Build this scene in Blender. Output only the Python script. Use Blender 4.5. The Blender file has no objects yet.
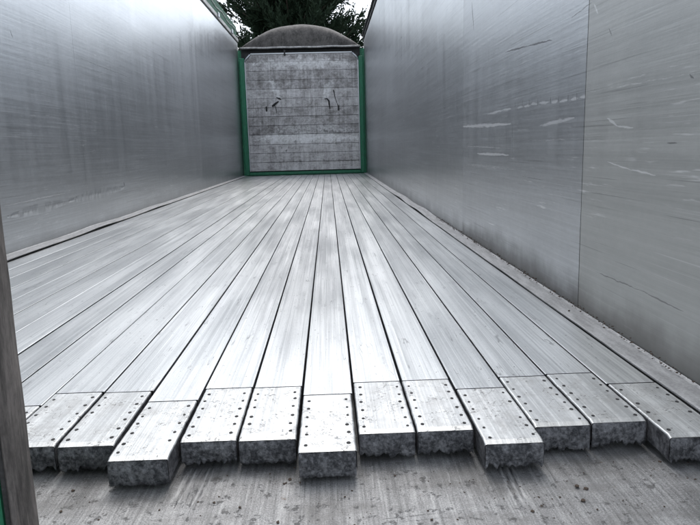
import bpy, bmesh, math, random
import numpy as np
from mathutils import Vector, Matrix, noise as mnoise

random.seed(11)
rng = np.random.default_rng(11)
R = math.radians
scene = bpy.context.scene
col = scene.collection

# ------------------------------------------------------------------ camera
F, PITCH, YAW, ROLL, CH = 643.0, 0.1779, 0.0296, -0.02625, 0.5312
cp, sp = math.cos(PITCH), math.sin(PITCH)
fwd = Vector((math.sin(YAW) * cp, math.cos(YAW) * cp, -sp))
rt = Vector((math.cos(YAW), -math.sin(YAW), 0))
up = rt.cross(fwd)
rt2 = rt * math.cos(ROLL) + up * math.sin(ROLL)
up2 = up * math.cos(ROLL) - rt * math.sin(ROLL)
cam_data = bpy.data.cameras.new('camera')
cam = bpy.data.objects.new('camera', cam_data)
col.objects.link(cam)
m = Matrix((rt2, up2, -fwd)).transposed().to_4x4()
m.translation = Vector((0, 0, CH))
cam.matrix_world = m
cam_data.sensor_fit = 'HORIZONTAL'
cam_data.sensor_width = 36.0
cam_data.lens = 36.0 * F / 700.0
cam_data.clip_start = 0.02
cam_data.clip_end = 1000
scene.camera = cam
scene.cycles.max_bounces = 6
scene.cycles.glossy_bounces = 4
scene.cycles.diffuse_bounces = 3
scene.cycles.transmission_bounces = 2

# ------------------------------------------------------------------ world, sun, exposure
SUN_EL, SUN_AZ = R(56), R(8)        # azimuth measured from +Y (ahead) towards +X
world = bpy.data.worlds.new('World')
scene.world = world
world.use_nodes = True
wt = world.node_tree
wt.nodes.clear()
sky = wt.nodes.new('ShaderNodeTexSky')
sky.sky_type = 'NISHITA'
sky.sun_disc = False
sky.sun_elevation = SUN_EL
sky.sun_rotation = SUN_AZ
sky.air_density = 1.0
sky.dust_density = 1.5
sky.ozone_density = 1.0
hs = wt.nodes.new('ShaderNodeHueSaturation')
hs.inputs['Saturation'].default_value = 0.40
bg = wt.nodes.new('ShaderNodeBackground')
bg.inputs['Strength'].default_value = 0.15
wo = wt.nodes.new('ShaderNodeOutputWorld')
wt.links.new(sky.outputs[0], hs.inputs['Color'])
wt.links.new(hs.outputs[0], bg.inputs['Color'])
wt.links.new(bg.outputs[0], wo.inputs[0])
sun_data = bpy.data.lights.new('sun', 'SUN')
sun_data.energy = 0.5
sun_data.angle = R(60)
sun_data.color = (1.0, 0.97, 0.93)
sun = bpy.data.objects.new('sun', sun_data)
col.objects.link(sun)
sd = Vector((math.sin(SUN_AZ) * math.cos(SUN_EL), math.cos(SUN_AZ) * math.cos(SUN_EL), math.sin(SUN_EL)))
sun.rotation_euler = sd.to_track_quat('Z', 'Y').to_euler()
sun.location = (0, 0, 30)
scene.view_settings.view_transform = 'Standard'
scene.view_settings.look = 'None'
scene.view_settings.exposure = 1.22
scene.view_settings.gamma = 1.0
scene.view_settings.use_curve_mapping = False

# ------------------------------------------------------------------ pixel -> place
def ray(x, y):
    return fwd + rt2 * ((x - 350) / F) - up2 * ((y - 262.5) / F)
def on_x(x, y, X):
    d = ray(x, y); p = d * (X / d.x); return Vector((X, p.y, p.z + CH))
def on_y(x, y, Y):
    d = ray(x, y); p = d * (Y / d.y); return Vector((p.x, Y, p.z + CH))
def on_z(x, y, Z):
    d = ray(x, y); p = d * ((Z - CH) / d.z); return Vector((p.x, p.y, Z))

# ------------------------------------------------------------------ helpers
def link(o, parent=None):
    col.objects.link(o)
    if parent: o.parent = parent
    return o
def mesh_obj(name, bm, mats, parent=None, smooth=False):
    me = bpy.data.meshes.new(name)
    bm.normal_update()
    bm.to_mesh(me); bm.free()
    for mt in (mats if isinstance(mats, (list, tuple)) else [mats]): me.materials.append(mt)
    if smooth:
        for p in me.polygons: p.use_smooth = True
    return link(bpy.data.objects.new(name, me), parent)
def empty(name, loc):
    o = bpy.data.objects.new(name, None); o.location = loc; o.empty_display_size = 0.1
    return link(o)
def tag(o, label=None, cat=None, group=None, kind=None):
    if label: o['label'] = label
    if cat: o['category'] = cat
    if group: o['group'] = group
    if kind: o['kind'] = kind
    return o
def box(bm, x0, x1, y0, y1, z0, z1, bev=0.0, seg=1, mi=0):
    vs = [bm.verts.new(v) for v in [(x0,y0,z0),(x1,y0,z0),(x1,y1,z0),(x0,y1,z0),(x0,y0,z1),(x1,y0,z1),(x1,y1,z1),(x0,y1,z1)]]
    fs = [bm.faces.new([vs[i] for i in q]) for q in [(0,3,2,1),(4,5,6,7),(0,1,5,4),(1,2,6,5),(2,3,7,6),(3,0,4,7)]]
    for f in fs: f.material_index = mi
    if bev:
        es = list({e for f in fs for e in f.edges})
        bmesh.ops.bevel(bm, geom=es, offset=bev, segments=seg, affect='EDGES', profile=0.6)
    return fs
def tube(bm, pts, rad, n=8, mi=0):
    pts = [Vector(p) for p in pts]
    rads = rad if isinstance(rad, (list, tuple)) else [rad] * len(pts)
    rings = []
    for i, p in enumerate(pts):
        t = (pts[min(i+1, len(pts)-1)] - pts[max(i-1, 0)]).normalized()
        a = t.orthogonal().normalized(); b = t.cross(a)
        if rings:
            a = (pa - t * pa.dot(t)).normalized(); b = t.cross(a)
        pa = a
        rings.append([bm.verts.new(p + (a*math.cos(2*math.pi*k/n) + b*math.sin(2*math.pi*k/n))*rads[i]) for k in range(n)])
    for r0, r1 in zip(rings, rings[1:]):
        for k in range(n):
            f = bm.faces.new((r0[k], r0[(k+1)%n], r1[(k+1)%n], r1[k])); f.material_index = mi; f.smooth = True
    for r in (rings[0][::-1], rings[-1]):
        f = bm.faces.new(r); f.material_index = mi
def local(o, root):      # keep world coordinates for a part built in world space
    o.parent = root
    o.matrix_parent_inverse = Matrix.Translation(root.location).inverted()
    return o

# ------------------------------------------------------------------ materials
class NT:
    def __init__(s, name):
        s.m = bpy.data.materials.new(name); s.m.use_nodes = True
        s.t = s.m.node_tree; s.t.nodes.clear()
        s.out = s.n('ShaderNodeOutputMaterial'); s.b = s.n('ShaderNodeBsdfPrincipled')
        s.l(s.b.outputs[0], s.out.inputs[0])
        s.pos = s.n('ShaderNodeNewGeometry').outputs['Position']
    def n(s, t): return s.t.nodes.new(t)
    def l(s, a, b): s.t.links.new(a, b)
    def inp(s, sock, v):
        if hasattr(v, 'is_output'): s.l(v, sock)
        else: sock.default_value = v
    def math(s, op, a, b=0.0, c=None, clamp=False):
        n = s.n('ShaderNodeMath'); n.operation = op; n.use_clamp = clamp
        s.inp(n.inputs[0], a); s.inp(n.inputs[1], b)
        if c is not None: s.inp(n.inputs[2], c)
        return n.outputs[0]
    def vmath(s, op, a, b=(0,0,0)):
        n = s.n('ShaderNodeVectorMath'); n.operation = op
        s.inp(n.inputs[0], a); s.inp(n.inputs[1], b)
        return n.outputs[0]
    def noise(s, scale=(1,1,1), detail=4, rough=0.6, vec=None, off=None, dist=0.0):
        mp = s.vmath('MULTIPLY', vec or s.pos, scale)
        if off is not None: mp = s.vmath('ADD', mp, off)
        n = s.n('ShaderNodeTexNoise'); n.inputs['Scale'].default_value = 1.0
        n.inputs['Detail'].default_value = detail; n.inputs['Roughness'].default_value = rough
        n.inputs['Distortion'].default_value = dist
        s.l(mp, n.inputs['Vector'])
        return n.outputs['Fac']
    def ramp(s, v, a, b, lo=0.0, hi=1.0):
        n = s.n('ShaderNodeMapRange'); n.interpolation_type = 'SMOOTHSTEP'
        s.inp(n.inputs[0], v); n.inputs[1].default_value = a; n.inputs[2].default_value = b
        n.inputs[3].default_value = lo; n.inputs[4].default_value = hi
        return n.outputs[0]
    def mix(s, f, a, b):
        n = s.n('ShaderNodeMix'); n.data_type = 'RGBA'
        s.inp(n.inputs[0], f)
        for k, v in ((6, a), (7, b)):
            if hasattr(v, 'is_output'): s.l(v, n.inputs[k])
            else: n.inputs[k].default_value = (*v, 1)
        return n.outputs[2]
    def fmix(s, f, a, b):
        n = s.n('ShaderNodeMix'); n.data_type = 'FLOAT'
        s.inp(n.inputs[0], f); s.inp(n.inputs[2], a); s.inp(n.inputs[3], b)
        return n.outputs[0]
    def bump(s, h, strength=0.3, dist=0.002):
        n = s.n('ShaderNodeBump'); n.inputs['Strength'].default_value = strength; n.inputs['Distance'].default_value = dist
        s.l(h, n.inputs['Height']); s.l(n.outputs[0], s.b.inputs['Normal'])
    def set(s, **k):
        for a, v in k.items():
            nm = {'color':'Base Color','metal':'Metallic','rough':'Roughness','spec':'Specular IOR Level'}[a]
            if isinstance(v, tuple): s.b.inputs[nm].default_value = (*v, 1)
            else: s.inp(s.b.inputs[nm], v)
        return s.m
    def rand_off(s):
        oi = s.n('ShaderNodeObjectInfo'); return s._ro(oi)
    def _ro(s, oi):
        n = s.n('ShaderNodeCombineXYZ')
        for i, k in enumerate((91.0, 53.0, 17.0)): s.l(s.math('MULTIPLY', oi.outputs['Random'], k), n.inputs[i])
        s.rnd = oi.outputs['Random']
        return n.outputs[0]

def stroke_group():
    g = bpy.data.node_groups.new('stroke', 'ShaderNodeTree')
    for nm, t in (('P','NodeSocketVector'),('A','NodeSocketVector'),('B','NodeSocketVector'),('W','NodeSocketFloat'),('K','NodeSocketFloat'),('Acc','NodeSocketFloat')):
        g.interface.new_socket(nm, in_out='INPUT', socket_type=t)
    g.interface.new_socket('Mask', in_out='OUTPUT', socket_type='NodeSocketFloat')
    gi = g.nodes.new('NodeGroupInput'); go = g.nodes.new('NodeGroupOutput')
    def vm(op, a, b):
        n = g.nodes.new('ShaderNodeVectorMath'); n.operation = op
        g.links.new(a, n.inputs[0]); g.links.new(b, n.inputs[1]); return n
    def mm(op, a, b=None, clamp=False):
        n = g.nodes.new('ShaderNodeMath'); n.operation = op; n.use_clamp = clamp
        g.links.new(a, n.inputs[0])
        if b is not None: g.links.new(b, n.inputs[1])
        return n.outputs[0]
    tiny = g.nodes.new('ShaderNodeMath'); tiny.operation = 'MULTIPLY'; tiny.inputs[1].default_value = 1e-7
    g.links.new(gi.outputs['Acc'], tiny.inputs[0])             # makes each stroke wait for the one before (keeps the shader stack small)
    PA = vm('SUBTRACT', vm('ADD', gi.outputs['P'], tiny.outputs[0]).outputs[0], gi.outputs['A']).outputs[0]
    BA = vm('SUBTRACT', gi.outputs['B'], gi.outputs['A']).outputs[0]
    h = mm('DIVIDE', vm('DOT_PRODUCT', PA, BA).outputs['Value'], vm('DOT_PRODUCT', BA, BA).outputs['Value'], True)
    sc = g.nodes.new('ShaderNodeVectorMath'); sc.operation = 'SCALE'
    g.links.new(BA, sc.inputs[0]); g.links.new(h, sc.inputs['Scale'])
    d = vm('SUBTRACT', PA, sc.outputs[0])
    ln = g.nodes.new('ShaderNodeVectorMath'); ln.operation = 'LENGTH'; g.links.new(d.outputs[0], ln.inputs[0])
    mr = g.nodes.new('ShaderNodeMapRange'); mr.interpolation_type = 'SMOOTHSTEP'
    # narrower towards both ends: w * (1 - 0.75 (2h-1)^2)
    c1 = g.nodes.new('ShaderNodeMath'); c1.operation = 'MULTIPLY_ADD'; c1.inputs[1].default_value = 2; c1.inputs[2].default_value = -1
    g.links.new(h, c1.inputs[0])
    c2 = g.nodes.new('ShaderNodeMath'); c2.operation = 'MULTIPLY_ADD'; c2.inputs[1].default_value = -0.75; c2.inputs[2].default_value = 1
    g.links.new(mm('MULTIPLY', c1.outputs[0], c1.outputs[0]), c2.inputs[0])
    g.links.new(mm('DIVIDE', ln.outputs['Value'], mm('MULTIPLY', gi.outputs['W'], c2.outputs[0])), mr.inputs[0])
    mr.inputs[1].default_value = 1.0; mr.inputs[2].default_value = 0.0; mr.inputs[3].default_value = 0; mr.inputs[4].default_value = 1
    g.links.new(mm('MAXIMUM', gi.outputs['Acc'], mm('MULTIPLY', mr.outputs[0], gi.outputs['K'])), go.inputs[0])
    return g
STROKE = stroke_group()

def strokes(t, vec, items):
    """max over strokes: items = (A, B, width, weight)"""
    acc = None
    for A, B, w, wt_ in items:
        n = t.n('ShaderNodeGroup'); n.node_tree = STROKE
        t.l(vec, n.inputs['P']); n.inputs['A'].default_value = A; n.inputs['B'].default_value = B; n.inputs['W'].default_value = w
        n.inputs['K'].default_value = wt_
        if acc is not None: t.l(acc, n.inputs['Acc'])
        acc = n.outputs[0]
    return acc

# wall sheet aluminium; marks = (bright strokes, dark strokes, dent rows)
def wall_metal(name, marks=None, dull=0.0, tint=(0.97, 1.0, 1.025), dirt=0.2):
    t = NT(name)
    hz = t.noise((0, 0.9, 75), 4, 0.75)                      # scratches along the load
    hz2 = t.noise((0, 0.30, 11), 4, 0.65)
    vt = t.noise((0, 9, 0.35), 4, 0.7)                       # sky-sheen streaks and water runs
    big = t.noise((0, 0.45, 0.8), 3, 0.55)
    fine = t.noise((30, 30, 60), 3, 0.6)
    sep = t.n('ShaderNodeSeparateXYZ'); t.l(t.pos, sep.inputs[0])
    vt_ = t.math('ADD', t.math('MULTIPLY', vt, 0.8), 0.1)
    sheen_runs = t.math('MULTIPLY', vt_, t.ramp(sep.outputs[2], 0.3, 1.7, 0.05, 0.42))  # streaks brighten towards the top, sky highlight put into the colour
    s = t.math('ADD', t.math('MULTIPLY', hz, 0.42), t.math('MULTIPLY', hz2, 0.28))
    s = t.math('ADD', s, sheen_runs)
    s = t.math('ADD', s, t.math('MULTIPLY', big, 0.30))
    s = t.math('ADD', s, t.math('MULTIPLY', fine, 0.12))
    v = t.ramp(s, 0.42, 0.88)
    lo = tuple(c * (0.42 - 0.03 * dull) for c in tint); hi = tuple(c * (0.69 - 0.13 * dull) for c in tint)
    c = t.mix(v, lo, hi)
    # long fine scratches, bright and dark
    sn = t.noise((0, 1.3, 170), 2, 0.5)
    patch = t.ramp(t.noise((0, 0.8, 2.0), 2, 0.5), 0.40, 0.68)
    c = t.mix(t.math('MULTIPLY', t.math('MULTIPLY', t.ramp(sn, 0.62, 0.72), patch), 0.40 - 0.12 * dull), c, (0.80, 0.81, 0.82))
    c = t.mix(t.math('MULTIPLY', t.math('MULTIPLY', t.ramp(sn, 0.36, 0.28), t.ramp(big, 0.4, 0.6)), 0.45), c, (0.12, 0.12, 0.125))
    # dense short scrapes
    scp = t.math('MULTIPLY', t.ramp(t.noise((0, 4.0, 70), 3, 0.75), 0.58, 0.70), t.ramp(t.noise((0, 1.6, 3.5), 2, 0.5), 0.46, 0.66))
    c = t.mix(t.math('MULTIPLY', scp, 0.55), c, (0.86, 0.86, 0.86))
    low = t.ramp(t.math('SUBTRACT', sep.outputs[2], t.math('MULTIPLY', t.noise((0, 4, 3), 4, 0.65), 0.15)), 0.06, -0.07)
    low = t.math('MULTIPLY', low, dirt)
    c = t.mix(low, c, (0.15, 0.145, 0.135))
    r = t.math('ADD', t.ramp(vt, 0.3, 0.7, 0.22 + 0.16 * dull, 0.28 + 0.16 * dull), t.math('MULTIPLY', hz, 0.14))
    r = t.fmix(low, r, 0.7)
    h = t.math('ADD', t.math('MULTIPLY', hz, 0.9), t.math('MULTIPLY', fine, 0.35))
    h = t.math('ADD', h, t.math('MULTIPLY', vt, 0.3))
    if marks:
        nz = t.n('ShaderNodeTexNoise'); nz.inputs['Scale'].default_value = 22; nz.inputs['Detail'].default_value = 2
        t.l(t.pos, nz.inputs['Vector'])
        jit = t.vmath('MULTIPLY', t.vmath('SUBTRACT', nz.outputs['Color'], (0.5, 0.5, 0.5)), (0, 0.008, 0.008))
        pv = t.vmath('MULTIPLY', t.vmath('ADD', t.pos, jit), (0, 1, 1))
        spk = t.math('MULTIPLY', t.math('SUBTRACT', t.noise((0, 16, 190), 3, 0.75), 0.5), 1.5)
        def erode(m_): return t.math('MULTIPLY', t.ramp(t.math('ADD', m_, spk), 0.12, 0.42), t.math('POWER', m_, 0.5))
        if marks[0]:
            a = erode(strokes(t, pv, marks[0]))
            c = t.mix(t.math('MULTIPLY', a, 0.72), c, (0.90, 0.90, 0.90)); r = t.fmix(a, r, 0.5)
        if marks[1]:
            a = erode(strokes(t, pv, marks[1]))
            c = t.mix(t.math('MULTIPLY', a, 0.8), c, (0.07, 0.07, 0.075)); r = t.fmix(a, r, 0.6)
        if len(marks) > 2:                                   # row of small pressed dents
            row = strokes(t, pv, marks[2])
            tick = t.noise((0, 20, 3), 2, 0.5)
            h = t.math('ADD', h, t.math('MULTIPLY', t.math('MULTIPLY', row, t.ramp(tick, 0.42, 0.58)), 3.0))
            c = t.mix(t.math('MULTIPLY', t.math('MULTIPLY', row, t.ramp(tick, 0.54, 0.62)), 0.18), c, (0.85, 0.85, 0.85))
    t.bump(h, 0.35, 0.0018)
    return t.set(color=c, metal=0.93 - 0.25 * dull, rough=r)

def slat_metal(name, bright=0.0):
    t = NT(name)
    off = t.rand_off()
    st = t.noise((260, 1.1, 0), 4, 0.75, off=off)             # drag lines along the slat
    st2 = t.noise((60, 0.4, 0), 3, 0.65, off=off)
    big = t.noise((9, 1.1, 0), 4, 0.6, off=off)
    fine = t.noise((220, 160, 0), 3, 0.6, off=off)
    s = t.math('ADD', t.math('MULTIPLY', st, 0.46), t.math('MULTIPLY', st2, 0.30))
    s = t.math('ADD', s, t.math('MULTIPLY', big, 0.30))
    s = t.math('ADD', s, t.math('MULTIPLY', fine, 0.10))
    s = t.math('ADD', s, t.math('MULTIPLY', t.math('SUBTRACT', t.rnd, 0.5), 0.05))
    v = t.ramp(s, 0.43, 0.74)
    c = t.mix(v, (0.42, 0.43, 0.425), (0.78, 0.79, 0.775))
    smu = t.ramp(t.noise((24, 6, 0), 5, 0.75, off=off), 0.57, 0.70)
    smu = t.math('MULTIPLY', smu, t.ramp(st, 0.38, 0.60))
    c = t.mix(t.math('MULTIPLY', smu, 0.45), c, (0.20, 0.20, 0.205))
    pit = t.ramp(t.noise((120, 85, 0), 2, 0.5, off=off), 0.71, 0.76)
    c = t.mix(t.math('MULTIPLY', pit, 0.8), c, (0.06, 0.055, 0.05))
    h = t.math('ADD', t.math('MULTIPLY', st, 0.8), t.math('MULTIPLY', fine, 0.5))
    h = t.math('SUBTRACT', h, t.math('MULTIPLY', pit, 0.6))
    # hairline scratches that wander (contours of a slow noise)
    sc = t.math('ABSOLUTE', t.math('SUBTRACT', t.noise((34, 14, 0) if bright else (45, 2.5, 0), 2, 0.5, off=off, dist=0.3), 0.5))
    sc = t.math('MULTIPLY', t.ramp(sc, 0.010, 0.003), t.ramp(t.noise((14, 8, 0), 2, 0.5, off=off), 0.56, 0.64))
    c = t.mix(t.math('MULTIPLY', sc, 0.55), c, (0.10, 0.10, 0.10))
    if bright:
        n1 = t.noise((85, 105, 0), 4, 0.8, off=off, dist=1.5)
        ch = t.math('MULTIPLY', t.ramp(n1, 0.55, 0.62), t.ramp(t.noise((24, 17, 0), 3, 0.6, off=off), 0.46, 0.60))
        c = t.mix(t.math('MULTIPLY', ch, 0.85), c, (0.075, 0.07, 0.065))
        h = t.math('SUBTRACT', h, t.math('MULTIPLY', ch, 0.9))
        dull = t.ramp(t.noise((30, 22, 0), 4, 0.7, off=off), 0.42, 0.66)
        c = t.mix(t.math('MULTIPLY', dull, 0.35), c, (0.34, 0.335, 0.32))
    r = t.ramp(t.math('ADD', t.math('MULTIPLY', big, 0.6), t.math('MULTIPLY', st, 0.4)), 0.3, 0.7, 0.28 + 0.07 * bright, 0.35 + 0.07 * bright)
    t.bump(h, 0.40, 0.0012)
    return t.set(color=c, metal=0.78 - 0.14 * bright, rough=r)

def grime(name, a=(0.035, 0.037, 0.045), b=(0.16, 0.16, 0.175), scale=90, metal=0.25):
    t = NT(name)
    n1 = t.noise((scale,)*3, 6, 0.7); n2 = t.noise((scale*0.22,)*3, 4, 0.6)
    v = t.ramp(t.math('ADD', t.math('MULTIPLY', n1, 0.6), t.math('MULTIPLY', n2, 0.4)), 0.38, 0.68)
    t.bump(n1, 0.7, 0.004)
    return t.set(color=t.mix(v, a, b), metal=metal, rough=0.55)

def paint(name, c0, c1, wear=(0.25, 0.26, 0.24), rough=0.45):
    t = NT(name)
    n1 = t.noise((30, 30, 9), 5, 0.65); n2 = t.noise((140,)*3, 4, 0.6)
    c = t.mix(t.ramp(n1, 0.35, 0.65), c0, c1)
    c = t.mix(t.math('MULTIPLY', t.ramp(t.math('ADD', t.math('MULTIPLY', n1, 0.5), t.math('MULTIPLY', n2, 0.5)), 0.58, 0.66), 0.6), c, wear)
    t.bump(n2, 0.2, 0.001)
    return t.set(color=c, rough=t.ramp(n1, 0.3, 0.7, rough - 0.1, rough + 0.15))

M_slat = slat_metal('worn_slat_aluminium')
M_plate = slat_metal('pitted_wear_plate', 1.0)
M_grime = grime('grimy_end_metal', (0.035, 0.036, 0.040), (0.27, 0.27, 0.28), 130, 0.45)
M_side = grime('dirty_slat_side', (0.05, 0.05, 0.055), (0.28, 0.28, 0.29), 120, 0.5)
M_screw = grime('dark_screw_head', (0.015, 0.015, 0.016), (0.06, 0.058, 0.055), 200, 0.3)
M_green = paint('green_paint', (0.010, 0.13, 0.065), (0.020, 0.19, 0.095))
M_greenrail = paint('green_rail_paint', (0.004, 0.060, 0.030), (0.009, 0.095, 0.048), (0.08, 0.09, 0.08), 0.72)
M_black = grime('black_rubber_and_shade', (0.008, 0.008, 0.008), (0.03, 0.03, 0.03), 60, 0.0)  # rubber parts, and surfaces blackened to paint shade in gaps
M_rail = wall_metal('rail_aluminium', None, 0.6)
M_darkrail = grime('dark_rail', (0.03, 0.03, 0.032), (0.10, 0.10, 0.105), 30, 0.3)

# ------------------------------------------------------------------ dimensions
P = 0.112
XL, XR = -1.717, 0.781          # wall faces
G0 = -1.3047 - 3 * P            # first slat gap on the left
N = 21
YEND = 13.25
ZSILL = -0.060
WALLH = 2.60
YREAR = 0.80
GROUND = -1.32

# ------------------------------------------------------------------ ground
t = NT('gravel_yard')
n1 = t.noise((0.6,)*3, 6, 0.7); n2 = t.noise((14,)*3, 5, 0.7)
t.bump(n2, 0.6, 0.02)
gm = t.set(color=t.mix(t.math('ADD', t.math('MULTIPLY', n1, 0.5), t.math('MULTIPLY', n2, 0.5)), (0.06, 0.057, 0.052), (0.24, 0.23, 0.21)), rough=0.9)
bm = bmesh.new()
q = 400
gv = [bm.verts.new((x, y, GROUND)) for x, y in ((-q,-q),(q,-q),(q,q),(-q,q))]
bm.faces.new(gv)
tag(mesh_obj('ground', bm, gm), kind='structure')

# ------------------------------------------------------------------ rear sill plate
def sill_mat():
    t = NT('scraped_sill_plate')
    st = t.noise((160, 5, 0), 6, 0.7, dist=0.3); st2 = t.noise((45, 2.2, 0), 4, 0.6)
    big = t.noise((7, 9, 0), 6, 0.65); fine = t.noise((330, 330, 0), 4, 0.85); mid = t.noise((38, 38, 0), 5, 0.75)
    s = t.math('ADD', t.math('MULTIPLY', st, 0.34), t.math('MULTIPLY', st2, 0.2))
    s = t.math('ADD', s, t.math('MULTIPLY', big, 0.30)); s = t.math('ADD', s, t.math('MULTIPLY', t.math('SUBTRACT', fine, 0.5), 0.5)); s = t.math('ADD', s, 0.10)
    c = t.mix(t.ramp(s, 0.38, 0.70), (0.135, 0.135, 0.133), (0.54, 0.54, 0.53))
    dirt = t.ramp(t.noise((5, 11, 0), 5, 0.7), 0.45, 0.64)
    c = t.mix(t.math('MULTIPLY', dirt, 0.55), c, (0.17, 0.167, 0.16))
    mud = t.ramp(mid, 0.56, 0.64)
    c = t.mix(t.math('MULTIPLY', mud, 0.75), c, (0.06, 0.055, 0.048))
    rust = t.math('MULTIPLY', t.ramp(t.noise((24, 24, 0), 4, 0.6), 0.66, 0.74), 0.6)
    c = t.mix(rust, c, (0.16, 0.10, 0.05))
    nz = t.n('ShaderNodeTexNoise'); nz.inputs['Scale'].default_value = 30; nz.inputs['Detail'].default_value = 3
    t.l(t.pos, nz.inputs['Vector'])
    jit = t.vmath('MULTIPLY', t.vmath('SUBTRACT', nz.outputs['Color'], (0.5, 0.5, 0.5)), (0.003, 0.003, 0))
    pv = t.vmath('MULTIPLY', t.vmath('ADD', t.pos, jit), (1, 1, 0))
    def S(x0, y0, x1, y1, w, k):
        a = on_z(x0, y0, ZSILL); b = on_z(x1, y1, ZSILL)
        return ((a.x, a.y, 0), (b.x, b.y, 0), w, k)
    br = [S(170+d, 505, 192+d*0.8, 468, 0.008, 0.7) for d in (0, 7, 13, 22, 27)] + \
         [S(500+d, 468, 516+d, 505, 0.009, 0.75) for d in (0, 7, 12)] + [S(548, 470, 560, 492, 0.002, 0.4), S(445, 462, 452, 490, 0.003, 0.4)]
    dk = [S(174+d, 508, 196+d*0.8, 468, 0.007, 0.85) for d in (0, 8, 15, 21)] + \
         [S(497+d, 464, 512+d, 500, 0.006, 0.85) for d in (4, 11)] + [S(618, 452, 652, 478, 0.002, 0.8), S(380, 519, 440, 513, 0.003, 0.7), S(395, 522, 450, 517, 0.002, 0.6), S(540, 500, 640, 505, 0.002, 0.4)]
    brk = t.ramp(t.noise((220, 30, 0), 3, 0.7), 0.35, 0.6)
    c = t.mix(t.math('MULTIPLY', strokes(t, pv, br), brk), c, (0.62, 0.62, 0.61))
    c = t.mix(t.math('MULTIPLY', strokes(t, pv, dk), brk), c, (0.05, 0.05, 0.052))
    h = t.math('ADD', t.math('MULTIPLY', st, 0.7), t.math('MULTIPLY', fine, 0.6))
    h = t.math('ADD', h, t.math('MULTIPLY', mud, 0.8))
    t.bump(h, 0.55, 0.002)
    return t.set(color=c, metal=t.math('SUBTRACT', 0.6, t.math('MULTIPLY', mud, 0.5), clamp=True), rough=t.ramp(big, 0.3, 0.7, 0.42, 0.62))
bm = bmesh.new()
nx, ny = 50, 16
gx = np.linspace(XL - 0.02, XR + 0.02, nx); gy = np.concatenate([np.linspace(YREAR - 0.10, 1.5, ny - 1), [YEND + 0.05]])
grid = [[bm.verts.new((x, y, ZSILL + (0.003 * mnoise.noise(Vector((x*9, y*9, 0))) if y < 1.5 else -0.002))) for x in gx] for y in gy]
for j in range(ny - 1):
    for i in range(nx - 1):
        bm.faces.new((grid[j][i], grid[j][i+1], grid[j+1][i+1], grid[j+1][i])).smooth = True
sill = mesh_obj('rear_sill', bm, sill_mat(), None)
tag(sill, 'scraped grey metal sill plate below the slat ends', None, kind='structure')
bm = bmesh.new(); box(bm, XL - 0.05, XR + 0.05, YREAR - 0.10, YREAR + 0.02, ZSILL - 0.20, ZSILL - 0.006, 0.006)
mesh_obj('crossbeam', bm, M_green, sill)

# loose crumbs and rust flakes lying on the sill and in the right-hand corner
t = NT('crumb_dirt'); nn = t.noise((300,)*3, 3, 0.6)
M_crumb = t.set(color=t.mix(nn, (0.03, 0.022, 0.018), (0.12, 0.085, 0.06)), rough=0.9)
def crumb(bm, x, y, z, s):
    n0 = len(bm.verts)
    r = bmesh.ops.create_icosphere(bm, subdivisions=1, radius=s)
    for v in r['verts']:
        v.co = v.co * random.uniform(0.6, 1.25); v.co.z *= 0.55
        v.co += Vector((x, y, z + s * 0.35))
bm = bmesh.new()
for (px, py, s) in [(290,480,.004),(284,484,.003),(577,487,.005),(586,489,.004),(532,512,.004),(660,462,.0035),(240,508,.003),(73,491,.0035),(61,512,.003),(395,476,.0025),(214,503,.003),(219,497,.0025),(432,520,.003),(695,480,.003),(583,501,.004),(345,497,.002),(352,491,.002),(305,472,.0025),(270,474,.002),(520,487,.002),(278,523,.004)]:
    p = on_z(px, py, ZSILL); crumb(bm, p.x, p.y, ZSILL, s)
cl = [(random.uniform(-0.6, XR - 0.05), random.uniform(0.92, 1.09)) for _ in range(16)]
for _ in range(220):
    if random.random() < 0.55:
        c0 = random.choice(cl); x = random.gauss(c0[0], 0.03); y = random.gauss(c0[1], 0.018)
    else: x = random.uniform(-0.6, XR - 0.02); y = random.uniform(0.9, 1.14)
    if x < XR - 0.02 and 0.88 < y < 1.15: crumb(bm, x, y, ZSILL, random.choice([.0005, .0007, .0009, .0012, .0016, .0022]))
tag(mesh_obj('dirt_crumbs', bm, M_crumb), 'small rust and dirt crumbs lying on the rear sill', 'dirt', kind='stuff')

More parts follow.
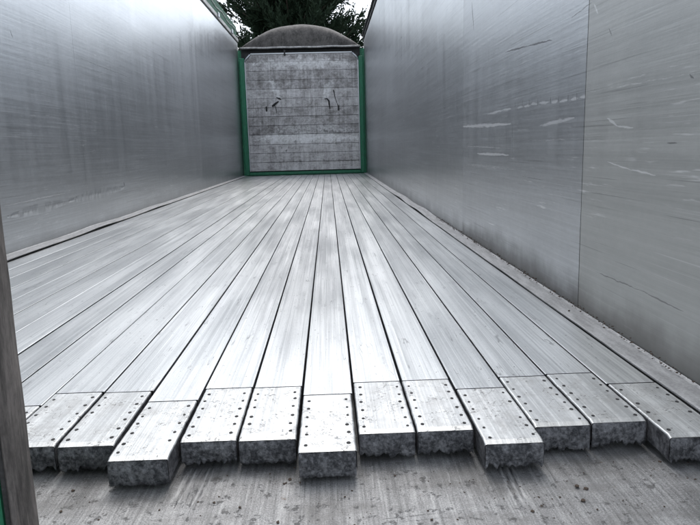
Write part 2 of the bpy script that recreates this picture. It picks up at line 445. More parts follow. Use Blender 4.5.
# ------------------------------------------------------------------ slatted floor
floor = tag(empty('floor', (0, 0, 0)), 'walking floor of long worn aluminium slats', None, kind='structure')
gap_w = [0.8 * g_ for g_ in [.004,.003,.004,.006,.003,.002,.004,.006,.007,.004,.005,.006,.005,.006,.006,.006,.007,.006,.006,.006,.005,.007]]
def slat_profile(w, z1, z0, r):
    """cross section of a slat top: crowned edges, down to z0"""
    pts = [(-w/2, z0), (-w/2, z1 - r)]
    for k in range(1, 4):
        a = math.pi/2 * k/3
        pts.append((-w/2 + r*(1 - math.cos(a)), z1 - r + r*math.sin(a)))
    pts += [(-x, z) for x, z in reversed(pts)]
    return pts
for i in range(N):
    xa = G0 + i * P + gap_w[i] / 2; xb = G0 + (i + 1) * P - gap_w[i+1] / 2
    xc = (xa + xb) / 2; w = xb - xa
    ph = (i - 9) % 3            # 0,1: drawn back, 2: pushed out
    # image slats gh(=i 9), hi, ij ...: fronts 1.131, 1.130, 1.061
    k = i - 3                   # slat fg is i=8
    yfr = {0: 1.131, 1: 1.129, 2: 1.066}[(i - 9) % 3] + random.uniform(-.003, .003)
    if i >= 14: yfr += 0.006
    if i in (19,): yfr += 0.010
    yse = yfr + 0.266
    dz = random.uniform(-0.0012, 0.0012)
    bm = bmesh.new()
    prof = slat_profile(w, dz, -0.046, 0.0013)
    ys = [yse] + list(np.linspace(yse + 0.4, YEND - 0.09, 12))
    rings = []
    for jj, y in enumerate(ys):
        jz = 0.0 if jj == 0 else 0.0004 * mnoise.noise(Vector((i * 7.3, y * 0.9, 0)))
        rings.append([bm.verts.new((xc + x, y, z + (jz if z > -0.03 else 0))) for x, z in prof])
    for r0, r1 in zip(rings, rings[1:]):
        for a in range(len(prof) - 1):
            f = bm.faces.new((r0[a], r1[a], r1[a+1], r0[a+1])); f.smooth = a not in (0, len(prof) // 2 - 1, len(prof) - 2)
            if a in (0, len(prof) - 2): f.material_index = 1
    bm.faces.new([bm.verts.new(v.co) for v in rings[0]]).material_index = 2  # end cap painted black so the seam gap looks shaded
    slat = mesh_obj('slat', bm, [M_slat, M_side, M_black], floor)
    # riveted wear plate at the near end
    bm = bmesh.new()
    wp = 0.1072 if i not in (10, 12, 14) else 0.1045
    xw = xc + random.uniform(-.0012, .0012)
    nseg = 22
    prof = slat_profile(wp, dz + 0.0012, -0.044, 0.0035)
    rings = []
    for jj in range(nseg + 1):
        f_ = jj / nseg
        y = yfr + (yse - 0.0075 - yfr) * f_
        drop = -0.0035 * max(0, 1 - (y - yfr) / 0.012) ** 2          # rounded nose
        skew = 0.0006 * mnoise.noise(Vector((y * 40, i * 3.1, 0)))
        edge = 0.0015 * mnoise.noise(Vector((y * 120, i, 5))) if jj in (0, nseg) else 0
        rings.append([bm.verts.new((xw + x + skew + (0.0008 * mnoise.noise(Vector((y*150, x*10, i)))), y + (0.0016 * mnoise.noise(Vector((x * 260, i * 5.0, 1.0))) if jj == nseg else 0), z + (drop if z > -0.03 else 0))) for x, z in prof])
    for r0, r1 in zip(rings, rings[1:]):
        for a in range(len(prof) - 1):
            f = bm.faces.new((r0[a], r1[a], r1[a+1], r0[a+1])); f.smooth = a not in (0, len(prof) // 2 - 1, len(prof) - 2)
            if a in (0, len(prof) - 2): f.material_index = 1
    plate = mesh_obj('wear_plate', bm, [M_plate, M_side], slat)
    # grimy end face with a torn lower edge
    bm = bmesh.new()
    cols_ = 34; rows = 7
    x0 = xw - wp/2 + 0.0008; x1 = xw + wp/2 - 0.0008
    amp = random.choice((0.016, 0.020, 0.013)) if i not in (11, 14) else 0.006
    g = []
    for r_ in range(rows + 1):
        row = []
        for c_ in range(cols_ + 1):
            x = x0 + (x1 - x0) * c_ / cols_
            nb = 0.30 + 0.6 * mnoise.noise(Vector((x * 60, i * 2.7, 0))) + 0.5 * mnoise.noise(Vector((x * 210, i * 1.7, 3)))
            zb = -0.052 + amp * max(0, min(1.2, nb))
            ztop = dz + 0.0012 - 0.0038 - (0.0025 if c_ in (0, cols_) else 0)
            f_ = r_ / rows
            z = ztop + (zb - ztop) * f_
            bulge = 0.0035 * math.sin(math.pi * min(1, f_ * 1.15)) + 0.0030 * mnoise.noise(Vector((x * 150, z * 150, i))) + 0.004 * f_ * mnoise.noise(Vector((x * 260, z * 260, i + 50)))
            y = yfr - 0.0010 - max(0, bulge) * (0.3 if c_ in (0, cols_) else 1)
            row.append(bm.verts.new((x, y, z)))
        g.append(row)
    bk = [bm.verts.new((v.co.x, yfr + 0.03, v.co.z)) for v in g[-1]]
    g.append(bk)
    for r_ in range(rows + 1):
        for c_ in range(cols_):
            bm.faces.new((g[r_][c_], g[r_+1][c_], g[r_+1][c_+1], g[r_][c_+1])).smooth = r_ < rows
    mesh_obj('end_face', bm, M_grime, slat)
    # rivets: two rows of dark sunk heads
    bm = bmesh.new()
    for sx in (-1, 1):
        for kk in range(6):
            if random.random() < 0.06: continue
            yy = yfr + 0.024 + kk * 0.0405 + random.uniform(-.005, .005)
            xx = xw + sx * (wp/2 - 0.0125) + random.uniform(-.0015, .0015)
            rr = random.uniform(0.0034, 0.0050)
            zz = dz + 0.0012
            ring = [(math.cos(a), math.sin(a)) for a in np.linspace(0, 2*math.pi, 9)[:-1]]
            top = [bm.verts.new((xx + rr*0.75*ca, yy + rr*0.9*sa, zz + 0.0009)) for ca, sa in ring]
            bot = [bm.verts.new((xx + rr*ca, yy + rr*1.15*sa, zz - 0.0015)) for ca, sa in ring]
            bm.faces.new(top)
            for a in range(8): bm.faces.new((bot[a], bot[(a+1)%8], top[(a+1)%8], top[a]))
    rv = mesh_obj('rivets', bm, M_screw, slat); rv['kind'] = 'stuff'

# ------------------------------------------------------------------ side walls
t = NT('pale_rail'); a_ = t.noise((20, 3, 20), 4, 0.7)
M_dustrail = t.set(color=t.mix(t.ramp(a_, 0.35, 0.65), (0.28, 0.275, 0.26), (0.50, 0.49, 0.47)), metal=0.3, rough=0.55)
def WR(x, y, x2, y2, w, k):
    a = on_x(x, y, XR); b = on_x(x2, y2, XR); return ((0, a.y, a.z), (0, b.y, b.z), w, k)
def WL(x, y, x2, y2, w, k):
    a = on_x(x, y, XL); b = on_x(x2, y2, XL); return ((0, a.y, a.z), (0, b.y, b.z), w, k)
def z6(x, y): return 440 + x / 4.375, 80 + y / 4.375
brR, dkR = [], []
for a, b, c_, d in [(210,150,275,133),(275,133,312,126),(340,121,366,116),(370,116,396,111),(400,107,426,104),(436,101,476,97),(490,98,516,92),(526,93,560,87),(575,86,605,79),(615,75,656,71)]:
    brR.append(WR(*z6(a, b), *z6(c_, d), 0.011, 0.55))
for a, b, c_, d, w, k in [(95,205,310,192,.016,.75),(440,200,590,165,.014,.5),(165,322,300,328,.012,.75),(105,290,330,300,.006,.35),(120,370,300,390,.02,.25),(380,266,640,256,.004,.3),(655,158,690,140,.012,.4),(98,0,98,200,.004,.45)]:
    brR.append(WR(*z6(a, b), *z6(c_, d), w, k))
for a, b in [(330,112),(362,106),(392,101),(430,96),(485,90),(520,86),(563,78),(602,72)]:
    dkR.append(WR(*z6(a, b - 16), *z6(a - 1, b + 16), 0.0045, 0.6))
for a in (185, 215, 240, 262, 290): dkR.append(WR(*z6(a, 210), *z6(a + 2, 320), 0.004, 0.35))
dkR += [WR(*z6(318, 185), *z6(318, 345), 0.004, 0.5), WR(505, 52, 528, 46, .006, .8), WR(528, 46, 552, 40, .006, .8), WR(472, 2, 474, 30, .010, .75), WR(489, 45, 489, 65, .006, .5),
        WR(596, 272, 640, 290, .004, .5), WR(640, 290, 684, 312, .004, .5), WR(609, 28, 612, 36, .004, .5), WR(690, 74, 694, 78, .006, .6), WR(668, 142, 678, 143, .003, .7), WR(570, 19, 592, 2, .004, .45), WR(520, 176, 545, 180, .0025, .4)]
brR += [WR(608, 118, 618, 126, .008, .6), WR(618, 126, 634, 128, .006, .5), WR(608, 162, 632, 170, .004, .6), WR(632, 170, 656, 175, .005, .6), WR(590, 92, 700, 72, .004, .3), WR(592, 90, 690, 62, .003, .25), WR(594, 4, 598, 14, .008, .5)]
brL, dkL = [], []
def z7(x, y): return x / 4.77, 150 + y / 4.77
rowL = [WL(*z7(40, 318), *z7(330, 246), 0.035, 1.0), WL(*z7(330, 244), *z7(590, 178), 0.045, 1.0)]
dkL.append(WL(123.5, 182, 124.5, 186, .012, .9))
brL += [WL(5, 206, 65, 193, .006, .45), WL(83, 75, 88, 125, .018, .25), WL(105, 85, 108, 140, .014, .2), WL(103, 225, 105, 214, .006, .3), WL(150, 20, 152, 35, .02, .4)]
dkL += [WL(10, 30, 13, 38, .008, .6), WL(80, 58, 130, 78, .008, .35)]
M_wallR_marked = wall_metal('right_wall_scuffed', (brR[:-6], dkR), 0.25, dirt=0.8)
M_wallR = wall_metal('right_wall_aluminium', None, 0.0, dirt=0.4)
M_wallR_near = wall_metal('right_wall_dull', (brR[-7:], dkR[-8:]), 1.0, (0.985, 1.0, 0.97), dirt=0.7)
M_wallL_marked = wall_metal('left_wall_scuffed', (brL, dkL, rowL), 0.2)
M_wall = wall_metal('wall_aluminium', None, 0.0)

def sheet_mesh(X, sgn, ya, yb, z0, z1, seed, lift=None):
    """thin liner sheet, slightly oil-canned; sgn = direction into the trailer"""
    bm = bmesh.new()
    ny_, nz_ = max(14, int((yb - ya) * 13)), 24
    def disp(u, v, y, z):
        k = min(1, (1 - abs(2*v - 1)) / 0.1)
        return k * (0.0045 * mnoise.noise(Vector((y*1.3, z*1.1, sgn * 9.0))) + 0.0014 * mnoise.noise(Vector((y*4, z*3, sgn * 19.0))))
    g = []
    for b in range(nz_ + 1):
        row = []
        for a in range(ny_ + 1):
            u, v = a/ny_, b/nz_
            y = ya + (yb-ya)*u; z = z0 + (z1-z0)*v
            row.append(bm.verts.new((X + sgn*(disp(u, v, y, z)), y, z)))
        g.append(row)
    for b in range(nz_):
        for a in range(ny_):
            q_ = (g[b][a], g[b][a+1], g[b+1][a+1], g[b+1][a])
            f = bm.faces.new(q_ if sgn < 0 else q_[::-1]); f.smooth = True
    # rim so that the sheet has thickness
    rim = [g[0][a] for a in range(ny_+1)] + [g[b][ny_] for b in range(1, nz_+1)] + [g[nz_][a] for a in range(ny_-1, -1, -1)] + [g[b][0] for b in range(nz_-1, 0, -1)]
    rim = [bm.verts.new(v.co) for v in rim]
    back = [bm.verts.new((X - sgn*0.004, v.co.y, v.co.z)) for v in rim]
    for a in range(len(rim)):
        b = (a+1) % len(rim)
        bm.faces.new((rim[a], rim[b], back[b], back[a]))
    return bm

def wall(sgn, X, ys, label, mats, seam):
    """sgn=-1: right wall (faces -X); sgn=+1: left wall"""
    root = tag(empty('side_wall', (X, YREAR, ZSILL)), label, 'wall', 'aluminium side walls of the trailer')
    bm = bmesh.new()
    xo = X - sgn * 0.055; xi = X - sgn * 0.008
    box(bm, min(xo, xi), max(xo, xi), YREAR + 0.02, YEND + 0.10, ZSILL - 0.10, WALLH - 0.002)
    local(mesh_obj('wall_core', bm, M_rail), root)
    for k in range(len(ys) - 1):
        bm = sheet_mesh(X, sgn, ys[k] + seam[k] / 2, ys[k+1] - seam[k+1] / 2, 0.001, WALLH, k * 3.3 + (5 if sgn > 0 else 0))
        local(mesh_obj('sheet', bm, mats(k)), root)
    # top rail: capping with a black strip under it that paints the shadow line
    bm = bmesh.new()
    a, b = (X + sgn * 0.020, X - sgn * 0.060)
    box(bm, min(a, b), max(a, b), YREAR + 0.02, YEND + 0.12, WALLH + 0.022, WALLH + (0.085 if sgn > 0 else 0.10), 0.010, 2)
    local(mesh_obj('top_rail', bm, M_dustrail if sgn > 0 else M_darkrail), root)
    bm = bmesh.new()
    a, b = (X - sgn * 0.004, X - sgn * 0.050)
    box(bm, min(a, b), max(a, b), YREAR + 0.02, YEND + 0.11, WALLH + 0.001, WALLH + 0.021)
    local(mesh_obj('rail_shadow_strip', bm, M_black), root)
    return root
ysR = [YREAR + 0.03, 1.967, 3.747, 8.45, YEND + 0.09]
ysL = [YREAR + 0.03, 4.65, 8.95, YEND + 0.09]
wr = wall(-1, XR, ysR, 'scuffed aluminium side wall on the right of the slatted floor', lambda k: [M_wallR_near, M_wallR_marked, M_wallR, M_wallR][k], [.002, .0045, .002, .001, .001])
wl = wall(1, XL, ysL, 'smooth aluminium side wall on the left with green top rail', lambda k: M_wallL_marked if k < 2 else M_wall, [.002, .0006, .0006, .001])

# green tarp rail along the left wall top, with its cord and clips
bm = bmesh.new()
box(bm, XL - 0.075, XL - 0.010, YREAR + 0.02, YEND + 0.10, WALLH + 0.088, WALLH + 0.32, 0.012, 2)
local(mesh_obj('tarp_rail', bm, M_greenrail), wl)
bm = bmesh.new()
pts = []
for k in range(110):
    y = 1.0 + (YEND - 1.0) * k / 109
    pts.append((XL - 0.002 + 0.005 * math.sin(k * 1.9), y, WALLH + 0.215 + 0.018 * math.sin(k * 0.55)))
tube(bm, pts, 0.006, 6)
t = NT('pale_cord'); M_cord = t.set(color=(0.55, 0.57, 0.55), rough=0.7)
local(mesh_obj('tarp_cord', bm, M_cord), wl)
for y in (3.2, 5.6, 8.0, 10.9, 12.4):
    bm = bmesh.new()
    box(bm, XL + 0.021, XL + 0.048, y, y + 0.08, WALLH + 0.03, WALLH + 0.11, 0.010, 1)
    local(mesh_obj('rail_clip', bm, M_rail), wl)
bm = bmesh.new()
box(bm, XR - 0.010, XR + 0.070, YREAR + 0.02, YEND + 0.10, WALLH + 0.103, WALLH + 0.190, 0.012, 2)
local(mesh_obj('tarp_rail', bm, M_dustrail), wr)
bm = bmesh.new()
tube(bm, [(XR - 0.030, 0.9 + (YEND - 0.9) * k / 60, WALLH + 0.075 + 0.006 * math.sin(k * 1.7)) for k in range(61)], 0.022, 8)
local(mesh_obj('rolled_tarp_edge', bm, M_black), wr)

# base strips where wall meets floor
t = NT('dusty_strip'); a_ = t.noise((40, 6, 40), 5, 0.7); b_ = t.noise((160,)*3, 4, 0.7)
s_ = t.math('ADD', t.math('MULTIPLY', a_, 0.6), t.math('MULTIPLY', b_, 0.4)); t.bump(b_, 0.4, 0.002)
M_dust = t.set(color=t.mix(t.ramp(s_, 0.36, 0.66), (0.28, 0.28, 0.275), (0.50, 0.50, 0.495)), metal=0.25, rough=0.6)
def strip(sgn, X, root, x_in, lift, seed):
    bm = bmesh.new()
    n = 160
    rows = []
    for k in range(n + 1):
        y = YREAR + 0.30 + (YEND - 0.1 - YREAR - 0.30) * k / n
        l = lift(y); wob = 0.004 * mnoise.noise(Vector((y * 2.1, seed, 0))) + 0.0015 * mnoise.noise(Vector((y * 30, seed, 2)))
        xi = X + sgn * (x_in + wob + l * 0.12)
        sec = [(X + sgn * 0.0030, 0.009 + l), (X + sgn * 0.010, 0.0055 + l), (xi - sgn * 0.004, 0.0030 + l), (xi, 0.0022 + l), (xi, -0.0016 + l), (X + sgn * 0.004, -0.001 + l)]
        rows.append([bm.verts.new((x, y, z)) for x, z in sec])
    for r0, r1 in zip(rows, rows[1:]):
        for a in range(5): bm.faces.new((r0[a], r1[a], r1[a+1], r0[a+1])).smooth = False
    bmesh.ops.recalc_face_normals(bm, faces=bm.faces[:])
    return local(mesh_obj('base_strip', bm, M_dust), root)
def bumpf(y, c, w, h): return h * math.exp(-((y - c) / w) ** 2)
strip(1, XL, wl, G0 - XL - 0.004, lambda y: 0.0055 + bumpf(y, 3.6, 0.5, 0.005) + bumpf(y, 4.7, 0.35, 0.009) + bumpf(y, 6.2, 0.4, 0.007), 1)
strip(-1, XR, wr, XR - (G0 + N * P) - 0.004, lambda y: 0.001 + bumpf(y, 5.2, 0.4, 0.012) + bumpf(y, 6.6, 0.5, 0.012), 2)
# grit packed along the foot of the right wall
bm = bmesh.new()
for _ in range(420):
    y = random.uniform(1.1, 4.6); 
    x = XR - 0.006 - abs(random.gauss(0, 0.006))
    crumb(bm, x, y, 0.012 + max(0, (x - XR + 0.012)) * 1.5, random.choice([.0015, .002, .003, .004]))
for px, py in [(562,293),(569,311),(590,316),(604,328),(612,326),(640,345),(655,356)]:
    p = on_z(px, py, 0.006); crumb(bm, p.x, p.y, 0.006, 0.004)
tag(mesh_obj('corner_grit', bm, M_crumb), 'dark grit packed along the foot of the right wall', 'grit', kind='stuff')

# ------------------------------------------------------------------ front bulkhead
YB = YEND
def bulk_mat():
    t = NT('mottled_bulkhead_aluminium')
    off = t.rand_off()
    m1 = t.noise((4, 0, 6), 6, 0.75); m2 = t.noise((26, 0, 26), 5, 0.85); v_ = t.noise((22, 0, 0.9), 4, 0.65)
    h_ = t.noise((1.5, 0, 60), 4, 0.6)
    s = t.math('ADD', t.math('MULTIPLY', m1, 0.58), t.math('MULTIPLY', m2, 0.36))
    s = t.math('ADD', s, t.math('MULTIPLY', v_, 0.22)); s = t.math('ADD', s, t.math('MULTIPLY', h_, 0.06))
    s = t.math('ADD', s, t.math('MULTIPLY', t.math('SUBTRACT', t.rnd, 0.5), 0.10))
    c = t.mix(t.ramp(s, 0.44, 0.78), (0.10, 0.094, 0.094), (0.56, 0.545, 0.55))
    nz = t.n('ShaderNodeTexNoise'); nz.inputs['Scale'].default_value = 9; nz.inputs['Detail'].default_value = 4
    t.l(t.pos, nz.inputs['Vector'])
    jit = t.vmath('MULTIPLY', t.vmath('SUBTRACT', nz.outputs['Color'], (0.5, 0.5, 0.5)), (0.34, 0, 0.34))
    pv = t.vmath('MULTIPLY', t.vmath('ADD', t.pos, jit), (1, 0, 1))
    def S(x0, y0, x1, y1, w, k):
        a = on_y(x0, y0, YB); b = on_y(x1, y1, YB); return ((a.x, 0, a.z), (b.x, 0, b.z), w, k)
    spk = t.math('ADD', t.math('MULTIPLY', t.ramp(m2, 0.35, 0.6), 0.6), 0.4)
    br = [S(272, 80, 276, 98, .13, .4), S(276, 92, 280, 100, .10, .4), S(330, 82, 326, 98, .10, .32), S(299, 57, 300, 70, .05, .35), S(256, 139, 355, 137, .17, .55), S(275, 129, 350, 128, .10, .35), S(256, 64, 350, 62, .16, .35)]
    c = t.mix(t.math('MULTIPLY', strokes(t, pv, br), spk), c, (0.84, 0.84, 0.85))
    dk = [S(267, 142, 269, 143, .03, .8), S(281, 148, 282, 147, .04, .8), S(286, 151, 287, 150, .045, .85), S(294, 142, 297, 141, .04, .6), S(288, 147, 290, 147, .03, .7), S(312, 140, 313, 141, .03, .7), S(322, 131, 328, 131, .03, .6), S(278, 131, 280, 131, .03, .6), S(323, 160, 325, 160, .05, .5)]
    nz2 = t.n('ShaderNodeTexNoise'); nz2.inputs['Scale'].default_value = 30; t.l(t.pos, nz2.inputs['Vector'])
    pv2 = t.vmath('MULTIPLY', t.vmath('ADD', t.pos, t.vmath('MULTIPLY', t.vmath('SUBTRACT', nz2.outputs['Color'], (0.5, 0.5, 0.5)), (0.10, 0, 0.10))), (1, 0, 1))
    c = t.mix(strokes(t, pv2, dk), c, (0.05, 0.048, 0.05))
    t.bump(m2, 0.35, 0.003)
    return t.set(color=c, metal=0.85, rough=t.ramp(m1, 0.3, 0.7, 0.30, 0.46))
M_bulk = bulk_mat()
bulk = tag(empty('bulkhead', (-0.46, YB, 0.0)), 'horizontally planked aluminium bulkhead in a green frame at the far end', 'bulkhead')
BX0, BX1, BZ0, BZ1 = -1.575, 0.648, 0.085, 2.365
zs = [BZ0, 0.262, 0.445, 0.614, 0.812, 0.990, 1.166, 1.342, 1.520, 1.70, 1.875, 2.05, 2.225, BZ1]
for k in range(len(zs) - 1):
    bm = bmesh.new()
    g_ = 0.0022 if k < 7 else 0.0008
    z0, z1 = zs[k] + g_, zs[k+1] - g_
    d = random.uniform(0, 0.004)
    if k < len(zs) - 2:
        box(bm, BX0, BX1, YB + d, YB + 0.03, z0, z1, 0.003, 1)
    else:                                   # top plank with its corners cut
        c_ = 0.11
        pr = [(BX0, z0), (BX1, z0), (BX1, z1 - c_), (BX1 - c_, z1), (BX0 + c_, z1), (BX0, z1 - c_)]
        a = [bm.verts.new((x, YB + d, z)) for x, z in pr]; b = [bm.verts.new((x, YB + 0.03, z)) for x, z in pr]
        bm.faces.new(a); bm.faces.new(b[::-1])
        for i in range(6): bm.faces.new((a[i], b[i], b[(i+1)%6], a[(i+1)%6]))
    local(mesh_obj('plank', bm, M_bulk), bulk)
bm = bmesh.new(); box(bm, BX0 - 0.01, BX1 + 0.01, YB + 0.032, YB + 0.06, BZ0 - 0.01, BZ1 + 0.01)
local(mesh_obj('back_board', bm, M_black), bulk)
bm = bmesh.new(); box(bm, XL + 0.035, BX0 - 0.018, YB - 0.05, YB + 0.05, 0.012, 2.30, 0.008, 1)
local(mesh_obj('frame_post', bm, M_green), bulk)
bm = bmesh.new(); box(bm, BX1 + 0.018, XR - 0.035, YB - 0.05, YB + 0.05, 0.012, 2.30, 0.008, 1)
local(mesh_obj('frame_post', bm, M_green), bulk)
bm = bmesh.new(); box(bm, BX0 - 0.017, BX1 + 0.017, YB - 0.055, YB + 0.045, 0.010, 0.066, 0.006, 1)
local(mesh_obj('bottom_rail', bm, M_green), bulk)
for sx in (-1, 1):                          # pale edge beads and chamfer braces at the corners
    xe = BX0 - 0.006 if sx < 0 else BX1 + 0.006
    bm = bmesh.new(); box(bm, xe - 0.010, xe + 0.010, YB - 0.012, YB + 0.028, BZ0, BZ1 - 0.12, 0.003, 1)
    local(mesh_obj('edge_bead', bm, M_rail), bulk)
    bm = bmesh.new()
    xa = xe - sx * 0.11; p0 = Vector((xe + sx*0.02, YB - 0.02, BZ1 - 0.135)); p1 = Vector((xa, YB - 0.02, BZ1 + 0.004))
    tube(bm, [p0, p1], 0.017, 6)
    local(mesh_obj('corner_brace', bm, M_rail), bulk)
bm = bmesh.new(); box(bm, BX0 + 0.11, BX1 - 0.11, YB - 0.018, YB + 0.028, BZ1 + 0.001, BZ1 + 0.026, 0.004, 1)
local(mesh_obj('top_lip', bm, M_rail), bulk)
# two hanging pull straps and the slots beside them
def strap(pts, r):
    bm = bmesh.new(); tube(bm, [on_y(x, y, YB - d) for x, y, d in pts], r, 6)
    local(mesh_obj('pull_strap', bm, M_black), bulk)
strap([(276.5, 97.5, .01), (279, 98.5, .03), (281, 99.5, .01)], [.008, .016, .008])
strap([(278.5, 101.5, .01), (275.5, 103.5, .05), (272.3, 106.3, .02)], [.012, .020, .019])
strap([(274.6, 105.5, .02), (276, 109, .03), (276.8, 113, .01)], [.005, .006, .004])
strap([(324.5, 99, .01), (327, 98.5, .04), (329, 101, .05), (329.2, 104, .04), (330, 109, .02)], [.007, .012, .016, .014, .006])
strap([(333.5, 90, .01), (335, 97, .03), (338, 106, .02)], [.013, .006, .004])
for px, py in ((266.5, 109), (338.5, 108)):
    p = on_y(px, py, YB)
    bm = bmesh.new(); box(bm, p.x - 0.016, p.x + 0.016, YB - 0.012, YB + 0.004, p.z - 0.05, p.z + 0.05, 0.005, 1)
    local(mesh_obj('slot_plate', bm, M_black), bulk)
p = on_y(284.5, 53, YB)
bm = bmesh.new(); box(bm, p.x - 0.02, p.x + 0.02, YB - 0.02, YB + 0.01, p.z - 0.05, p.z + 0.06, 0.006, 1)
local(mesh_obj('latch', bm, M_black), bulk)

# ------------------------------------------------------------------ arched hood over the bulkhead
hood = tag(empty('arched_hood', (-0.46, YB + 0.1, 2.37)), 'arched weathered grey hood above the far bulkhead', 'hood')
t = NT('weathered_hood'); a_ = t.noise((10, 10, 5), 6, 0.7); b_ = t.noise((50, 50, 25), 5, 0.7)
s_ = t.math('ADD', t.math('MULTIPLY', a_, 0.6), t.math('MULTIPLY', b_, 0.4))
t.bump(b_, 0.5, 0.006)
M_hood = t.set(color=t.mix(t.ramp(s_, 0.36, 0.66), (0.032, 0.029, 0.026), (0.125, 0.115, 0.105)), rough=0.75, metal=0.15)
HX0, HX1 = -1.66, 0.70
HC, HW = (HX0 + HX1) / 2, (HX1 - HX0) / 2
def arch(u): return 0.47 * max(0.0, 1 - abs(u) ** 2.1) ** 0.86
bm = bmesh.new()
nu, nv = 48, 10
g = []
for b in range(nv + 1):
    f_ = b / nv; row = []
    for a in range(nu + 1):
        u = -1 + 2 * a / nu
        z = 2.485 + 0.012 + arch(u) * f_ + 0.012 * mnoise.noise(Vector((u * 3, f_ * 2, 7)))* (f_ > 0)
        y = YB - 0.02 + 0.05 * f_ + 0.25 * f_ ** 6 + 0.01 * mnoise.noise(Vector((u * 5, f_ * 4, 2)))
        row.append(bm.verts.new((HC + u * HW, y, z)))
    g.append(row)
top = []
for st_ in (0.35, 0.8, 1.3):
    row = [bm.verts.new((v.co.x, v.co.y + st_, v.co.z + 0.02 - 0.05 * st_)) for v in g[-1]]
    g.append(row)
for b in range(len(g) - 1):
    for a in range(nu): bm.faces.new((g[b][a], g[b][a+1], g[b+1][a+1], g[b+1][a])).smooth = True
bmesh.ops.remove_doubles(bm, verts=bm.verts[:], dist=0.0005)
local(mesh_obj('hood_skin', bm, M_hood), hood)
bm = bmesh.new()
tube(bm, [(HX0 + (HX1 - HX0) * k / 24, YB - 0.03, 2.487 + 0.010 * mnoise.noise(Vector((k * 0.3, 4, 0)))) for k in range(25)], 0.019, 8)
local(mesh_obj('hood_lip', bm, M_dustrail), hood)
bm = bmesh.new(); box(bm, HX0, HX1, YB + 0.12, YB + 0.15, 2.30, 2.50)  # black board painting the shade in the gap above the bulkhead
local(mesh_obj('recess_shade_board', bm, M_black), hood)
bm = bmesh.new(); box(bm, XL - 0.05, XR + 0.05, YB + 0.16, YB + 0.24, ZSILL - 0.10, 2.47)
local(mesh_obj('front_wall', bm, M_green), hood)

# ------------------------------------------------------------------ rear door, left leaf closed beside the camera
door = tag(empty('rear_door', (XL, 0.75, ZSILL)), 'green rear door leaf with worn grey edge at the left margin', 'door')
t = NT('weathered_edge'); a_ = t.noise((90, 90, 5), 6, 0.7); b_ = t.noise((25, 25, 9), 5, 0.7); c2 = t.noise((160, 160, 60), 4, 0.7)
s_ = t.math('ADD', t.math('MULTIPLY', a_, 0.45), t.math('MULTIPLY', b_, 0.35)); s_ = t.math('ADD', s_, t.math('MULTIPLY', c2, 0.2))
cc = t.mix(t.ramp(s_, 0.38, 0.66), (0.050, 0.045, 0.041), (0.23, 0.205, 0.19))
cc = t.mix(t.math('MULTIPLY', t.ramp(b_, 0.62, 0.70), 0.5), cc, (0.09, 0.055, 0.035))
t.bump(s_, 0.7, 0.004)
M_edge = t.set(color=cc, rough=0.7, metal=0.2)
DX = -0.390
bm = bmesh.new()
ne = 60
sec = [(DX - 0.011, 0.722), (DX - 0.003, 0.7205), (DX, 0.7235), (DX, 0.776), (DX - 0.003, 0.779), (DX - 0.011, 0.779)]
rows = []
for k in range(ne + 1):
    z = -0.045 + 2.55 * k / ne
    j = 0.0016 * mnoise.noise(Vector((z * 9, 3, 0)))
    rows.append([bm.verts.new((x + j, y + 0.0014 * mnoise.noise(Vector((z * 14, y * 60, 0))), z)) for x, y in sec])
for r0, r1 in zip(rows, rows[1:]):
    for a in range(6): bm.faces.new((r0[a], r0[(a+1)%6], r1[(a+1)%6], r1[a])).smooth = True
bm.faces.new(rows[0][::-1]); bm.faces.new(rows[-1])
bmesh.ops.recalc_face_normals(bm, faces=bm.faces[:])
local(mesh_obj('edge_strip', bm, M_edge), door)
bm = bmesh.new(); box(bm, DX - 0.0085, DX - 0.004, 0.7145, 0.7195, -0.045, 2.50, 0.001)
local(mesh_obj('rubber_seal', bm, M_black), door)
bm = bmesh.new(); box(bm, DX - 0.115, DX - 0.0115, 0.7125, 0.774, -0.046, 2.505, 0.004)
local(mesh_obj('stile', bm, M_green), door)
bm = bmesh.new(); box(bm, XL + 0.004, XL + 0.09, 0.700, 0.774, -0.046, 2.505, 0.004)
local(mesh_obj('stile', bm, M_green), door)
for z0, z1 in ((-0.045, 0.05), (2.41, 2.504)):
    bm = bmesh.new(); box(bm, XL + 0.091, DX - 0.116, 0.702, 0.772, z0, z1, 0.004)
    local(mesh_obj('cross_rail', bm, M_green), door)
for k in range(12):
    z0 = 0.052 + k * 0.1963
    bm = bmesh.new(); box(bm, XL + 0.091, DX - 0.116, 0.712, 0.764, z0 + 0.001, z0 + 0.195, 0.004)
    local(mesh_obj('plank', bm, M_wall), door)
for z in (0.15, 0.9, 1.65, 2.3):
    bm = bmesh.new(); box(bm, XL - 0.02, XL + 0.12, 0.688, 0.699, z, z + 0.09, 0.003)
    local(mesh_obj('hinge', bm, M_green), door)
bm = bmesh.new(); tube(bm, [(DX - 0.30, 0.675, -0.03), (DX - 0.30, 0.675, 2.49)], 0.016, 10)
local(mesh_obj('lock_bar', bm, M_rail), door)

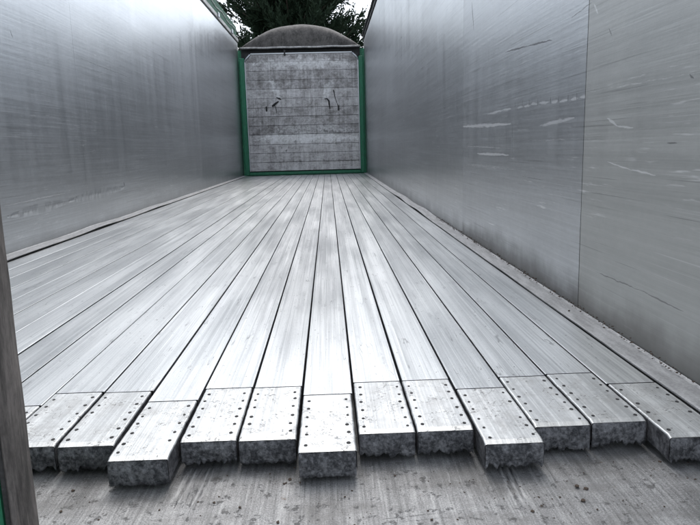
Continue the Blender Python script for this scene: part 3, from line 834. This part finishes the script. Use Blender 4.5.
# ------------------------------------------------------------------ conifer beyond the trailer
def conifer(x, y, h, rad, seed, label):
    rs = random.Random(seed)
    root = tag(empty('conifer_tree', (x, y, GROUND)), label, 'tree')
    tb = NT('bark'); nb = tb.noise((12, 12, 2), 5, 0.7); tb.bump(nb, 0.8, 0.03)
    M_bark = tb.set(color=tb.mix(nb, (0.03, 0.024, 0.018), (0.12, 0.095, 0.075)), rough=0.9)
    tl = NT('conifer_needles'); nl = tl.noise((1.6,)*3, 4, 0.6); oi = tl.noise((14,)*3, 3, 0.6)
    M_leaf = tl.set(color=tl.mix(tl.math('ADD', tl.math('MULTIPLY', nl, 0.6), tl.math('MULTIPLY', oi, 0.4)), (0.010, 0.024, 0.015), (0.035, 0.060, 0.032)), rough=0.7, spec=0.25)
    bm = bmesh.new()
    tube(bm, [(x + 0.12 * math.sin(k * 1.3), y, GROUND + h * 0.93 * k / 10) for k in range(11)], [0.38 * (1 - k / 10.6) + 0.02 for k in range(11)], 10)
    limbs = []
    for k in range(230):
        f_ = rs.uniform(0.14, 0.93); z = GROUND + h * f_
        prof = rad * (1.0 - 0.55 * max(0, (f_ - 0.35) / 0.65) ** 1.6)
        az = rs.uniform(0, 2 * math.pi); L = prof * rs.uniform(0.62, 1.32)
        d = Vector((math.cos(az), math.sin(az), 0)); lift = rs.uniform(0.35, 0.95)
        p0 = Vector((x, y, z - L * lift * 0.5)); pts = [p0 + d * (L * s_) + Vector((0, 0, L * lift * s_ ** 1.3)) for s_ in (0, .25, .5, .75, 1)]
        limbs.append((pts, L))
        tube(bm, pts, [0.07, 0.055, 0.04, 0.025, 0.01], 5)
    local(mesh_obj('trunk', bm, M_bark), root)
    V = []; Fc = []
    def spray(p, d, L):
        a = d.orthogonal().normalized(); b = d.cross(a)
        nb_ = 26
        for j in range(nb_):
            s_ = j / nb_
            th = rs.uniform(0, 6.283); o = (a * math.cos(th) + b * math.sin(th))
            q0 = p + d * (L * s_ * 0.85)
            dd = (d * rs.uniform(0.7, 1.4) + o * rs.uniform(0.25, 0.8)).normalized()
            ln = L * rs.uniform(0.22, 0.42) * (1.15 - 0.6 * s_)
            wv = dd.cross(Vector((rs.uniform(-1, 1), rs.uniform(-1, 1), rs.uniform(-1, 1)))).normalized() * rs.uniform(0.014, 0.030)
            n0 = len(V)
            V.extend([q0 - wv * 0.5, q0 + dd * ln * 0.45 - wv, q0 + dd * ln, q0 + dd * ln * 0.45 + wv])
            Fc.append((n0, n0+1, n0+2, n0+3))
    for pts, L in limbs:
        for _ in range(50):
            s_ = rs.uniform(0.10, 1.0)
            i = min(3, int(s_ * 4)); fr = s_ * 4 - i
            p = pts[i].lerp(pts[i+1], fr)
            d0 = (pts[i+1] - pts[i]).normalized()
            d = (d0 + Vector((rs.gauss(0, .5), rs.gauss(0, .5), rs.gauss(0.25, .35)))).normalized()
            p = p + Vector((rs.gauss(0, .12), rs.gauss(0, .12), rs.gauss(0, .12)))
            spray(p, d, rs.uniform(0.5, 1.0))
    me = bpy.data.meshes.new('crown'); me.from_pydata([tuple(v) for v in V], [], Fc); me.materials.append(M_leaf)
    local(link(bpy.data.objects.new('crown', me)), root)
    return root
conifer(-1.25, 27.0, 10.8, 2.4, 5, 'dark spiky conifer standing behind the arched hood')
